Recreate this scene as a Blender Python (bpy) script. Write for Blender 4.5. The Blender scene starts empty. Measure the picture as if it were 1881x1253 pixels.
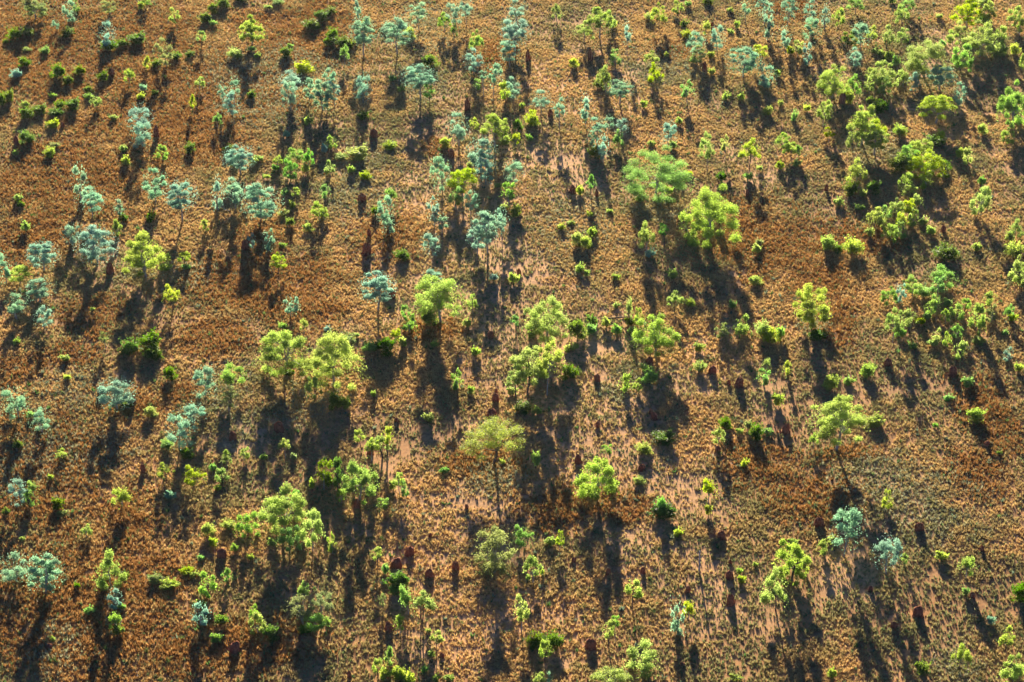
import bpy, math, random, re
import numpy as np
PI = math.pi
C = bpy.context.scene.collection
random.seed(11); RNG = np.random.default_rng(11)
# ------------------------------------------------------------------ tuning values
SKY_S, SUN_S, SUN_C, EXPO, HAZE, NT = .05, 5.0, (1,.87,.62), 1.92, 0.000014, 1120000
SOIL_A, SOIL_B, SOIL_BARE, SOIL_RUST, SOIL_PALE = (.54,.255,.10), (.38,.185,.07), (.74,.40,.19), (.34,.155,.05), (.45,.32,.17)
G_STRAW, G_OLIVE = np.array([[.58,.385,.155]]), np.array([[.28,.26,.11]])
G_RUST, G_PALE, G_GREEN = np.array([[.34,.17,.055]]), np.array([[.36,.36,.22]]), np.array([[.14,.22,.08]])
# Census of the plants and mounds: one line per map square; entries "kind+colour u v w h [t] [=landmark key]".
# kind: T tree, S shrub, M termite mound, D dead pole.  u v = middle of the crown, w h = its size, t = drop to the foot of the trunk.
CENSUS = {
(0,0): "To 265 50 160 120 90;Tb 520 110 90 130 60;Tg 585 45 60 80 40;To 840 50 110 90 60;Tg 1120 8 90 60 50;SY 1085 55 50 55;Tb 430 188 55 50 45;Sd 515 265 100 70;Sd 105 285 115 90;Sd 205 265 110 70;Sd 45 330 50 40;Tb 815 270 120 150 100;Sd 840 375 130 80;Sd 930 350 100 60;Sd 1045 315 130 85;Ty 1345 110 75 90 80;Tg 1540 275 65 65 70;To 1270 390 140 170 110;Sd 1350 445 90 65;Sd 1455 430 75 55;Sy 215 390 70 40;Sg 340 400 70 60;Sd 195 490 90 80;TY 1115 478 70 75 55;Sd 1195 500 75 60;Sb 120 585 90 70;Sd 440 570 110 110;Sd 515 630 90 75;Sd 605 560 90 75;Sd 785 600 80 75;M 855 565 45 60;Ty 990 570 75 75 65;Ty 1530 625 80 65 65;Sd 685 700 75 55;Sg 680 752 70 50;Ty 738 765 78 65 60;Sb 1100 685 50 60;SY 1083 750 60 55;Sd 1190 720 45 45;Sd 10 775 60 110;Sd 62 750 80 90;Sg 405 745 60 45;TY 1470 775 55 85 75;Sd 465 815 80 65;Sd 555 815 105 85;Sd 430 880 115 65;Sd 210 890 110 90;Sd 300 855 110 75;Tb 1065 905 155 115 80 =g1;Sg 875 920 70 55;SY 400 963 95 65;M 480 965 32 42;Sy 190 810 70 50",
(370,0): "Sd 25 150 95 75;Sd 95 80 80 80;Sd 160 40 100 80;Sg 90 190 60 50;Ty 380 210 165 150 125 =g2;Sy 255 430 110 80;Sy 430 435 50 45;Sg 385 385 60 50;Sd 310 2 110 50;Sg 590 30 85 50;Sg 510 65 60 40;Sd 840 210 130 80;Sd 925 140 105 80;Sd 985 100 85 65;Sd 655 420 90 85;Tb 1205 85 65 110 75;SY 1265 180 65 45;Tb 1240 245 155 135 170;Sd 1005 285 85 100;Sd 970 335 65 65;Sd 1080 345 130 90;Sd 1147 350 60 65;Tg 1095 400 60 85 90;Tb 1500 250 175 135 150;Sb 1410 235 70 55;SY 790 545 135 95;Tb 700 620 145 115 110 =g3;Tb 680 720 110 150 120;Tb 965 620 130 130 150 =g4;Tb 925 725 160 140 110;Tb 820 675 80 120 90;Tb 1015 690 110 100 120;Tb 1235 670 115 125 110;Tb 160 700 60 75 90;Tb 245 670 75 95 130;Tb 230 790 125 130 90;Sd 385 735 65 65;Tg 120 915 65 65 65;Sy 825 935 65 75;Sd 1240 900 80 60;Sy 1535 690 55 50;Sg 1465 615 60 60;Sg 685 360 45 35",
(740,0): "Tb 125 100 130 110 120;Tb 485 60 105 120 130;Tb 390 110 125 110 110;Tg 320 150 95 95 90;Tg 390 230 50 75 70;Tb 880 65 125 100 80;Tg 1185 90 80 90 80;Tg 1510 130 180 125 150 =g5;Tg 1390 220 140 110 90;Tg 560 305 115 130 110;Tb 860 250 175 135 130;Tb 820 400 115 120 100;SY 50 262 75 80;Sd 215 490 125 95 =b1;Tb 545 465 135 130 100;M 960 440 38 75;M 1437 440 38 75;SY 1315 495 72 70;Tb 130 600 185 125 140;Tg 205 690 85 85 85;Tb 690 565 95 125 170 =g6;Tb 620 575 55 50 150;Tg 560 640 55 75 80;TY 790 690 85 105 90;Tb 850 680 105 120 90;Tg 1530 560 105 110 100;Sd 1500 660 85 65;Tb 1060 770 135 95 110;M 493 815 42 80 =m1;M 1132 875 36 50;Tb 1205 830 95 115 150;Tb 1405 840 85 120 120;SY 995 875 50 50;SY 985 935 105 95;Sd 885 970 75 80;Sy 915 815 45 45;TY 545 945 72 72 90;Ty 705 960 195 135 150 =g7;Tb 425 970 145 140 140;Tb 1490 970 125 85 110",
(1110,0): "Tg 30 150 95 105 85;Sy 70 195 50 60;Ty 420 100 125 125 110;Sy 350 140 70 60;Tg 570 50 85 75 60;Sg 640 40 50 50;Sd 800 20 80 60;Tb 182 260 65 105 150;Sd 615 190 60 55;Ty 780 205 80 80 60;M 830 210 26 55;SY 630 275 80 60;Tb 870 290 105 130 100;Tb 700 330 135 115 90;To 740 415 100 110 90;Sg 685 470 60 50;Sy 820 430 50 50;Tb 1235 60 125 95 120;Tb 1260 180 85 170 120;Tb 1090 70 75 70 100;Tb 1410 75 135 110 110;Sy 1020 200 40 60;Sy 970 250 50 40;Sy 965 85 50 40;Tb 1395 300 85 115 100;Ty 1490 355 75 90 80;TY 1195 395 130 110 100 =g8;Tb 1070 475 195 145 110 =g9;Tb 1240 590 125 130 80;Tb 1215 515 55 50 90;Sy 1330 570 45 60;SY 1425 400 60 70;Ty 370 430 115 80 70;Tg 90 430 95 95 70;Sy 480 430 40 40;TY 400 560 115 110 85;Tb 120 690 175 90 100;Tg 640 685 95 95 105;Sy 820 560 52 60;M 770 520 32 65;Ty 10 620 70 100 80;Sy 935 750 55 60;Sy 1050 750 55 65;Sy 305 810 50 60;Sy 1350 800 40 50;Sy 1250 860 75 70;Sg 1460 900 50 80;Tb 30 940 75 65 90;Tb 135 965 80 75 100;Sy 575 940 55 55",
(1481,0): "Tb 20 90 105 130 110;Tb 30 230 115 125 110;Tb 150 130 75 105 90;Ty 245 120 95 110 90;Tb 20 415 65 125 80;Td 325 290 105 80 75;Tb 425 270 105 120 90;Ty 505 250 65 85 75;Tb 385 440 85 100 80;Tg 630 270 95 115 90;Ty 750 270 92 80 70;Sy 660 15 50 45;Tg 740 100 105 90 80;Tg 780 25 90 85 70;Tg 380 20 100 80 80;TY 1240 90 165 125 110 =g10;Ty 1350 20 130 85 100;Ty 1405 70 95 95 110;Ty 1610 110 110 110 90;Ty 1645 195 65 75 80;Sy 1020 135 38 42;Ty 1130 280 80 80 80;Ty 1200 215 85 90 90;Ty 1340 290 195 150 130 =g11;Ty 1495 255 95 95 100;Sg 1370 170 90 75;Tg 1200 440 135 150 100;Sy 1465 400 110 90;SY 1605 395 65 75;Ty 920 430 225 150 150 =g12;Ty 870 530 115 100 90;Ty 600 560 155 130 110;Ty 490 560 65 65 60;Sg 1045 350 50 50;Ty 750 590 75 95 70;Tg 700 470 65 65 60;Sy 525 400 45 45;Sy 570 415 50 50;Sy 635 440 60 60;Ty 210 620 215 150 120 =g13;Tg 370 660 105 110 90;Ty 490 640 70 95 70;Tb 840 630 85 90 70;Tb 1030 590 150 105 90;Tg 600 650 95 100 80;Ty 135 830 130 115 130;SY 320 760 65 85;M 275 770 50 75 =m2;TY 1010 800 215 110 130 =g14;Tb 1185 720 90 115 90;Sd 500 790 70 65;Sd 565 840 105 85;Ty 440 920 170 150 170 =g15;TY 555 980 115 100 140;Tg 1600 800 180 240 150 =g16;SY 5 840 50 60;Ty 1660 470 50 85 70",
(0,238): "Tb 1085 60 140 150 75;Sd 215 75 115 105;M 125 95 38 65;Sg 120 185 50 45;SY 380 190 88 75;So 420 130 70 50;M 1200 30 42 85 =m3;Sy 945 155 60 60;SY 965 250 62 80;Tg 1240 170 90 95 70;Sd 1455 155 78 80;Tb 610 410 95 185 120 =g17;Tb 700 540 155 145 120;Tb 1180 420 160 165 130;Tb 1385 510 180 145 170 =g18;Sy 140 535 65 65;Sd 165 585 60 45;Tb 910 600 75 80 60;Sd 950 690 75 55;Tg 895 755 78 105 60;Sd 1160 680 60 90;Sg 200 760 70 80;Tb 550 800 135 115 75;Tb 735 880 240 175 130 =g19;Tb 325 960 195 125 110;Ty 1110 945 300 235 180 =L1;TY 1405 975 88 58 65;Sg 1290 985 50 50",
(370,238): "M 1325 40 62 62 =m4;Sb 655 45 60 50;Tg 988 90 82 82 65;Sb 945 160 50 70;Tb 290 220 195 140 110 =g20;Sd 205 165 75 70;Sy 400 250 65 65;Sg 440 230 60 50;Sy 250 285 70 50;Ty 585 230 75 55 65;Sg 570 300 50 50;Tg 720 190 125 95 90;Tg 820 215 75 95 70;Tg 680 295 125 120 90;Sy 800 310 65 72;Sy 1075 225 105 50;Sy 1190 200 155 105 =b2;SY 1440 140 112 62;Ty 985 290 85 80 70;Sy 1150 320 62 65;SY 1260 370 90 62;Sy 500 370 50 40;Tb 255 470 135 150 130;Tb 120 520 85 180 95 =g21;Tb 450 560 210 175 130 =g22;M 545 555 40 62;Tg 940 470 75 82 80;Ty 725 475 62 52 60;Sg 640 490 52 52;Sy 695 580 48 58;Ty 905 620 135 105 70;M 1232 530 62 62 =m5;Tg 1450 495 82 82 70;Tb 1400 630 115 175 130 =g23;Sd 1335 640 65 72;Tb 1440 740 85 85 60;Sy 635 655 85 60;Sd 680 720 60 75;Sy 825 765 88 65;Ty 30 725 85 72 55;M 1290 800 32 55;M 1265 930 72 85 =m6;M 340 890 62 72 =m7;Tb 390 850 62 82 60;Tb 505 850 92 112 90;Sg 625 900 60 42;Sd 1537 980 112 85 =b3",
(740,238): "Tb 1450 60 75 85 90;Tb 1540 150 85 135 90;Sd 1470 190 100 90;TY 860 60 72 62 60;Sg 970 70 52 52;Sy 775 95 80 62;SY 330 115 82 82;M 370 190 48 62;Tb 600 190 175 150 120;Sy 515 275 50 42;Tb 640 310 155 110 100;Tb 300 340 140 175 120 =g24;TY 455 380 195 120 130 =g25;Tg 400 500 125 115 110;Tb 520 550 115 115 110;Tb 840 310 135 115 130;Tg 815 460 95 115 130;Sg 730 440 52 52;Tg 1448 400 72 85 100;SY 1358 475 58 75;M 1303 465 48 62 =m8;M 1488 495 26 50;Tb 240 620 105 135 120;Tb 300 720 75 80 80;Sy 780 605 72 52;Sy 865 635 92 92;Tb 650 740 195 135 190 =g26;Tb 760 700 85 125 140;Tb 570 830 155 135 130;SY 1435 655 46 46;SY 1218 755 62 52;Sy 1290 725 60 42;Tb 230 880 125 115 110 =g27;Sy 1450 800 72 85;Sy 1345 855 92 100 =b4;Sy 1410 880 82 92",
(1110,238): "Tb 490 40 115 140 90;Sg 525 130 62 62;Tg 110 70 75 105 60;Sg 360 115 62 50;Ty 800 110 110 155 190 =g28;Ty 935 110 65 92 120;TY 1120 155 150 115 130 =g29;Tg 1380 90 115 115 100;Tg 1440 140 100 75 80;Tg 1495 155 65 65 70;Tg 410 330 440 280 210 =L2;SY 650 345 48 42;SY 1345 280 62 70;Sg 1480 265 62 62;Sg 1190 305 42 50;Sg 1100 370 62 62;Sd 895 370 72 72;Sg 270 540 62 50;Sg 495 480 62 70;Ty 810 650 385 340 200 =L3;Sy 890 800 62 62;Sy 40 635 46 42;Ty 325 805 138 140 150 =g30;Tg 468 760 72 72 120;So 1190 880 62 62;Sy 1170 930 72 72;Sb 355 960 72 62;M 1098 490 24 50",
(1481,238): "TY 178 15 78 50 75;Ty 370 60 95 105 110;Tg 530 40 165 115 140;Sg 715 25 82 82;Sy 1355 10 62 72;Ty 1540 45 112 92 80;SY 1025 60 62 72;Sd 995 110 125 92;SY 1185 195 62 72;Ty 1245 200 65 95 70;Ty 880 145 150 95 70;TY 930 265 225 115 80 =g31;Tg 800 205 155 110 80;Sd 700 280 125 120;Sd 1060 290 82 72;Ty 390 310 135 115 80;Sd 340 470 92 95;Sd 530 460 95 92;Sy 435 500 42 62;Ty 765 385 95 92 70;Ty 920 395 75 92 60;Ty 800 460 95 65 60;Ty 690 590 125 95 70 =g32;TY 790 600 100 105 70;Ty 850 550 75 70 60;TY 745 700 85 85 60;Ty 540 680 135 115 80;Ty 820 680 75 92 60;Ty 650 790 115 92 60;Tg 725 770 92 82 60;Tg 610 640 75 75 60;Sy 900 715 52 62;Sy 955 790 62 62;Sy 490 800 52 62;Sy 250 565 62 62;Sg 410 610 62 50;M 155 450 26 50;M 1050 770 36 48;Tg 1335 530 125 165 110 =g33;Sg 1345 400 50 62;Sy 175 895 115 112 =b5;Sd 235 930 82 62;SY 355 920 122 115 =b6;Sd 1060 970 195 122 =b7;Sy 1605 950 125 115;Tg 1610 760 105 95 80;Sy 1560 840 62 60;Sy 1305 910 62 62",
(0,476): "Tb 35 60 95 135 120;Ty 145 105 165 110 80;Tb 295 230 175 105 90;Sy 1275 75 78 52;Sg 1425 70 72 50;M 845 80 52 72;Tb 120 340 155 115 110;Tb 330 440 135 125 80;TY 1320 265 125 115 110 =g34;Sg 130 640 56 48;Sy 715 390 36 32;To 805 610 68 72 75;Sd 985 705 145 125;Sd 1140 650 160 135 =b8;Sd 1165 735 155 105;Sy 495 770 78 60;Sy 515 915 52 52;Sd 1310 890 102 95 =b9",
(370,476): "TY 580 10 135 95 100 =g35;Tb 1350 215 195 155 165 =g36;M 1455 275 64 64 =m9;Tb 680 355 112 92 80;Sg 625 525 66 64;Ty 785 490 56 72 80;Sb 968 545 52 52;Ty 645 705 345 235 165 =L4;Ty 1000 770 340 285 195 =L5;Sd 670 880 82 52;Tb 25 960 165 155 90;Tg 225 870 165 130 120;Ty 860 965 132 112 100;Sg 1120 625 122 62;Sg 1190 590 42 42;Sg 1290 690 105 85;Sd 1430 690 125 135;TY 1485 580 85 75 65;Sy 1540 650 60 92;Sd 1350 680 75 75",
(740,476): "Tb 240 145 130 80 150;Ty 280 275 325 235 215 =L6;Sb 695 150 62 62;Sy 855 160 78 82;M 893 105 30 52;Sy 1360 80 62 72;Sy 1412 115 42 52;Tg 540 320 82 92 90;Sd 210 470 125 120;Tg 29 395 62 72 80;Tg 50 490 105 105 65;Sy 490 495 62 72;Tg 865 465 78 62 80;Sy 990 590 62 62;Ty 1100 455 280 240 200 =L7;Sd 1000 500 62 112;Sd 1450 475 78 78;Sd 1350 560 145 140 =b10;Sg 1450 550 62 92;M 672 590 50 55 =m10;Sy 560 725 72 80 =b11;Sy 1280 695 82 62;Sy 1330 675 50 42;Ty 960 800 250 200 240 =L8;Ty 1110 765 180 210 280 =L9;Ty 870 900 175 112 140;Sd 1290 880 132 125;Tg 420 930 82 122 70;Sg 245 660 62 52;Sy 10 660 32 62;M 1488 920 46 55 =m11",
(1110,476): "Sy 520 130 68 92;Sy 1165 180 105 75 =b12;Ty 540 290 118 95 85;Sy 655 345 82 62;Sg 90 150 62 52;Sy 95 360 52 42;Sg 985 360 52 72;Ty 195 380 64 135 80;Ty 275 440 75 105 70;Sd 200 490 72 65;Sg 210 560 62 72;Ty 400 570 320 195 178 =L10;Sg 95 555 82 75;Sy 15 500 68 75;Tg 1055 520 115 135 60;Sy 1215 560 115 130;SY 1280 600 135 115 =b13;Sg 1350 580 66 105;To 900 550 92 92 70;Sy 730 690 82 62;M 828 855 58 62;M 1030 955 62 72 =m12;M 350 780 50 52;M 955 950 28 36;Sg 740 840 92 82;Ty 165 950 102 92 60;Ty 250 960 68 82 60;Sg 310 840 62 62;Sg 350 925 112 125;Ty 1238 800 64 64 150;Tg 1225 890 92 105 70;TY 1408 830 68 85 60",
(1481,476): "Ty 1630 85 125 155 90;Ty 45 345 240 205 165 =L11;Sd 95 600 145 75;Tg 825 210 122 112 80;Tg 630 270 112 92 70;Tb 715 270 72 92 70;Sg 900 270 92 82;Tg 1055 110 145 112 80;Tg 1020 200 92 102 80;Tg 1000 320 72 72 60;Tg 960 370 72 82 60;Sg 1085 350 62 62;Tg 1220 340 72 62 60;Tg 1410 300 82 72 60;Tg 1165 400 92 92 70;Tg 1310 430 95 145 110 =g37;Tg 1340 500 82 92 70;Tg 680 460 120 125 160 =g38;Tg 800 445 88 92 110;SY 870 490 62 62;Sg 925 445 52 62;To 1420 410 82 102 70;Tg 1555 400 62 72 60;SY 1585 460 62 52;Sg 720 580 72 72;Ty 1000 590 62 92 60;Ty 1085 610 52 82 60;Sg 965 655 62 52;Ty 1180 695 92 92 55;Sg 815 670 52 50;Sy 1320 640 82 52;Tg 1075 430 60 70 60;Tg 1160 550 80 80 60;M 628 800 60 64 =m13;M 1125 870 66 72 =m14;Sy 475 870 88 95 =b14;SY 1630 845 62 62;Sg 1240 960 82 82;Sy 195 960 115 120;Sg 330 945 82 62;Sg 1525 570 42 42;Tb 1550 730 62 72 50",
(0,714): "Tb 130 110 185 155 105 =g39;Tb 320 240 145 135 85;Sg 235 210 62 62;Tb 890 50 235 135 95 =g40;Sd 965 125 112 55;M 780 15 62 64;M 1020 85 48 62;Sy 1160 190 102 78;Tb 1480 210 155 135 100 =g41;Tb 1370 340 175 175 120 =g42;Sg 1285 440 92 85;Sd 1440 510 92 82;Sd 140 440 82 64;Ty 470 495 78 62 50;Ty 1270 625 132 72 70;TY 1480 660 155 92 90 =g43;M 1100 620 42 62 =m15;Ty 930 815 128 112 80 =g44;Tb 150 805 145 135 75;Tg 250 745 82 72 80;Tg 225 835 110 80 60;Sd 445 900 92 92;Sg 490 970 82 42;Sb 1310 830 82 72;Sd 50 950 62 52;Sy 390 690 42 52",
(370,714): "Sd 1040 105 112 140 =b15;Sy 1105 120 72 90;To 200 60 135 102 100;Sy 1320 50 36 60;M 600 300 70 75;M 238 370 56 64 =m16;M 1498 245 36 38;Ty 640 435 88 62 85;So 710 530 42 60;Ty 1225 355 78 72 110;Ty 1300 440 125 82 110;TY 1425 350 95 92 140 =g45;Ty 1390 420 112 82 100;M 1298 490 48 42;Tg 325 490 82 72 55;Ty 190 500 62 52 60;Ty 190 545 82 50 55;Sy 475 530 56 52;Tg 160 660 92 82 55;Sg 85 610 52 62;SY 125 765 56 48;Td 935 640 125 165 120 =g46;Td 1040 640 95 165 120;Tg 1210 690 245 205 150 =g47;Ty 1075 820 62 72 60;Tg 1520 700 95 92 110;Sy 1470 750 62 72;Tg 1400 870 82 72 65;Sy 850 745 42 92;Ty 625 935 310 240 165 =L12;Tg 705 830 92 82 60;M 1195 890 46 72",
(740,714): "Sy 840 30 82 62;M 714 20 24 32;M 712 75 54 58 =m17;M 682 200 74 68 =m18;Sg 525 20 50 62;Sd 920 165 142 85;Sg 1030 180 82 62;Sg 1020 560 62 132;TY 690 355 440 240 225 =L13;Sy 190 235 82 82 =b16;Sg 315 635 72 52;M 1495 280 30 44;M 1345 550 50 60 =m19;Ty 1490 720 275 225 110 =L14;Sy 765 565 42 42;M 492 910 30 38;Tg 14 770 62 92 100",
(1110,714): "Sy 1335 100 84 92;M 380 215 54 58;M 355 178 28 38;M 1395 315 60 70 =m20;Sd 450 390 162 95 =b17;Sy 300 475 122 92;Sd 925 280 92 92;Ty 880 350 98 105 80;Sd 1165 350 105 120 =b18;Sg 1250 340 82 62;So 1100 290 52 82;Sg 1040 335 52 52;M 285 610 52 52 =m21;M 870 465 42 42;Sy 270 720 92 62;SY 1078 580 58 62;TY 805 755 108 102 110 =g48;SY 800 940 52 82;Tg 24 460 82 60 60;Tg 435 880 92 102 75;Sd 440 950 195 112 =b19",
(1481,714): "Ty 255 205 340 305 270 =L15;Sy 515 260 142 85 =b20;Ty 60 390 72 62 60;Sg 1095 80 72 50;Sy 1310 225 142 112 =b21;M 1385 425 42 46;Sg 990 290 42 42;TY 625 850 95 102 70;Sd 1480 500 42 40",
(0,953): "Ty 660 88 102 62 55;Ty 835 390 205 205 115 =g49;Tb 100 370 175 135 105;Tb 335 420 225 185 130 =g50;Sg 170 160 42 42;Sy 970 435 46 36;Sd 590 520 42 50;Tb 885 620 102 102 60;Sg 935 680 62 50;Sg 690 715 82 62;Tg 875 765 92 92 70;Sd 905 870 92 92;So 1200 480 122 82;SY 1300 520 142 82;SY 1440 410 102 62;Sy 1500 440 82 52;Sg 1540 310 52 52;Sy 1545 665 82 62;Tb 1530 735 112 122 80;Sy 405 930 42 42;M 380 980 52 42",
(370,953): "Tg 350 50 175 145 80;Sy 205 60 112 75;Ty 845 50 155 225 180 =g51;Tg 670 150 185 135 105;Sg 545 190 62 62;Sy 55 95 102 102;SY 90 190 62 72;M 155 275 72 72 =m22;Sg 255 235 62 62;Sy 370 305 62 62;Tg 55 490 125 145 95;Tg 195 425 72 82 50;Ty 1005 190 62 112 70;Ty 1350 265 78 66 95;Sg 1410 390 52 82;M 1495 350 82 74 =m23;Sd 1500 490 175 135 =b22;Sg 1500 560 112 52;Tg 770 550 92 92 110;To 770 680 175 132 120 =g52;To 910 640 162 112 130;Tg 870 780 172 112 75;Sd 800 860 102 62;Sg 965 800 62 62;Tg 400 710 72 82 80;Ty 430 800 122 132 75;Sd 545 890 122 112;To 1390 620 64 92 65;M 1440 835 62 64;Ty 1525 785 92 92 90;Tg 1445 1050 92 112 65;Ty 1355 1125 82 82 70;Sy 1415 1200 84 92;SY 1515 1195 112 102;M 258 990 76 76 =m24;Sd 150 790 92 92;Sg 115 930 92 72;M 1135 1195 30 50",
(740,953): "Sg 705 95 52 52;Tg 930 115 142 102 85;Sy 1130 180 82 72;TY 1200 150 66 82 90;M 50 260 66 66;M 210 130 26 32;To 705 300 265 265 115 =L16;M 202 430 66 68 =m25;M 408 370 52 62 =m26;Tg 1000 370 132 132 115;SY 1070 420 32 62;Tg 40 600 95 150 120;Tg 150 640 175 132 140;Ty 910 680 108 152 190 =g53;M 1310 320 32 36;Ty 255 900 98 82 115;Sy 195 865 42 42;Sg 220 1040 52 62;M 300 1050 36 38;Sd 1005 950 112 112;Sd 1130 965 185 132 =b23;Ty 1090 1000 88 102 85;M 1438 970 86 76 =m27;Tg 1040 1215 92 72 60;Tb 1115 1220 52 52 60;Sg 170 1160 52 62;Sy 350 1230 82 52;Sg 260 1230 62 52;SY 40 1225 102 102",
(1110,953): "SY 570 115 66 62;M 905 130 60 62 =m28;M 298 400 36 48;M 960 440 58 62;M 965 335 26 32;M 640 545 38 54;M 970 632 62 78 =m29;D 735 250 10 160;Ty 218 525 122 122 155 =g54;Ty 1450 320 225 215 155 =L17;Sg 1450 185 72 52;Ty 1330 530 195 205 180 =L18;Sg 1040 410 52 52;SY 1055 475 58 58;Sy 1160 355 36 36;Tb 570 775 128 185 100 =g55;TY 648 685 78 102 85;Ty 34 850 92 102 130 =g56;Tg 90 780 64 72 150;Ty 290 1070 205 205 110 =g57;Ty 60 1215 285 125 130 =g58;Sy 1010 1230 92 52;M 29 410 34 50;M 600 1120 40 32",
(1481,953): "M 98 30 70 70 =m30;M 868 65 70 66 =m31;Tb 305 90 215 195 195 =L19;Ty 140 210 112 82 60;Sy 200 170 72 62;Tb 630 265 205 155 160 =L20;Tg 755 300 62 62 60;SY 1040 295 88 72 =b24;Ty 1240 345 118 102 105 =g59;Sg 1225 570 62 72;M 1350 230 32 42;M 1275 590 36 42;M 493 540 36 42;M 860 720 76 80 =m32;M 678 820 52 54 =m33;Sd 1640 570 115 145;Ty 1540 905 112 112 95;Ty 1190 1040 155 132 100 =g60;Sd 895 1160 102 115 =b25;Ty 1600 1150 205 185 120 =g61;Sy 195 1190 62 82;Sb 1420 790 62 62;SY 5 400 30 60",
}
# short name used by neighbours' labels ("right of the ..."), and the thing's own label
LANDMARK = {
'L1': ("the lone broad lime tree at left", "lone broad lime-green tree on a thin forked trunk, in brown grass at far left"),
'L2': ("the widest green tree", "widest green tree of the picture, spreading clumped crown over a patch of pale grass"),
'L3': ("the tall domed tree with the largest shadow", "tall domed lime-green tree throwing the largest dark shadow, upper right of centre"),
'L4': ("the left one of the two broad lime trees", "left one of the two broad lime trees standing side by side left of centre"),
'L5': ("the right one of the two broad lime trees", "right one of the two broad lime trees standing side by side left of centre"),
'L6': ("the teal-topped lime tree", "dense lime-green tree at centre with a teal crown showing behind its top"),
'L7': ("the airy tree on pale trunk at centre", "airy lime-green tree on a thin pale trunk just above the touching pair at centre"),
'L8': ("the touching pair's left tree", "left tree of the touching lime pair at centre, on a dark leaning trunk"),
'L9': ("the touching pair's right tree", "right tree of the touching lime pair at centre, thinner see-through crown"),
'L10': ("the wide tree over two small mounds", "wide airy lime tree right of centre with a red mound under its crown"),
'L11': ("the slender tree beside the rust patch", "slender lime tree with split crown beside a round rust-brown grass patch at right"),
'L12': ("the big lime clump at lower left", "big bright clumped lime tree, largest crown of the lower left quarter"),
'L13': ("the flat-topped tree on a tall trunk", "wide flat-topped lime tree on a tall dark bare trunk, lower centre"),
'L14': ("the low rounded lime tree", "low rounded lime tree with crown near the ground, lower centre right"),
'L15': ("the tall-trunked lime tree at right", "tall lime tree with long bare leaning trunk and rusty grass below, right side"),
'L16': ("the dull olive tree", "large dull olive see-through tree with long dark shadow, bottom centre"),
'L17': ("the feathery tree at lower right", "feathery pale lime tree, upper of two close trees at lower right"),
'L18': ("the tree on two thin stems", "lime tree standing on two thin dark stems, lower of two close trees at lower right"),
'L19': ("the round blue-green gum in deep shade", "round pale blue-green gum beside a deep tree shadow at lower right, left one of two"),
'L20': ("the flat blue-green gum at lower right", "flatter pale blue-green gum right of the deep shadow at lower right, right one of two"),
'g1': ("the stacked blue-green gum at upper left", "upper crown of the two stacked pale blue-green gums at upper left"),
'g3': ("the left one of the white-topped gums", "tall whitish blue-green gum, left one of two side by side below a yellow bush"),
'g4': ("the right one of the white-topped gums", "tall whitish blue-green gum, right one of two side by side in upper left centre"),
'g7': ("the lime tree below the white gum", "bright lime tree with thick crown and long dark shadow, upper centre"),
'g9': ("the dense teal gum at top right", "dense wide teal gum with black shadow just beneath it, upper right"),
'g10': ("the yellow tree in the top right corner", "bright yellow-green tree near the top right corner, leftmost of its group"),
'g16': ("the big tree on the right edge", "big deep green tree cut by the upper right edge of the view"),
'g18': ("the heart-shaped teal gum", "heart-shaped teal gum with long straight dark shadow, left side"),
'g19': ("the widest pale blue gum", "widest pale blue gum, a round soft crown at left with dark shade below"),
'g20': ("the whitish gum in brown grass", "whitish blue-green gum with lime bushes at its side, upper left centre"),
'g26': ("the broad grey-green gum over dark shade", "broad grey-green gum left of centre top, with layered crown and dark shade below"),
'g29': ("the bright mushroom-shaped tree", "small bright yellow mushroom-shaped tree on a thin stem in open grass"),
'g30': ("the round lime tree beside the largest shadow", "round lime-green tree at the left edge of the largest dark shadow"),
'g36': ("the pale gum beside a red mound", "pale teal gum on a straight trunk with a red termite mound at its side"),
'g40': ("the gum between two mounds", "flat pale blue-green gum standing between two dark red termite mounds, left side"),
'g42': ("the pale grey gum pair at left", "lower taller pale blue-green gum of a close pair, lower left"),
'g49': ("the lime tree in the lower left corner area", "lone bright lime round tree on brown grass, lower left corner area"),
'g53': ("the small tree on the longest thin stem", "small lime tuft-crowned tree on the longest thin stem, bottom centre"),
'g55': ("the pale blue shrub-like gum", "upright pale blue gum touching a small yellow bush, bottom right of centre"),
'b3': ("the round dark bush on bare soil", "round dark green bush alone on pale bare soil, upper left of centre"),
'b7': ("the wide dark bush at right", "wide dark green bush low to the ground, right side below the leafy thicket"),
'b8': ("the largest dark bush", "top dome of the largest dark green bush at left, below a long shadow"),
'b13': ("the bright yellow bush cluster", "bright yellow-green middle bush of a dense cluster right of centre"),
'b21': ("the vivid bush at far right", "vivid lime-green bush alone in olive grass at far right"),
'b22': ("the bush below the twin mounds", "vivid dark green bush directly below a big red mound, lower left centre"),
'b23': ("the rounded bush at bottom centre", "rounded dark green double bush at bottom centre with a stem tree before it"),
'm11': ("the small mound on bright soil", "red termite mound alone on the brightest orange soil, centre right"),
'm12': ("the pointed mound", "pointed red termite mound with pale base, centre right between trees"),
'm32': ("the large orange-topped mound", "large orange-topped termite mound, lower right corner area"),
'm24': ("the mound at bottom left", "tall red termite mound with long black shadow at bottom left"),
}
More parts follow.
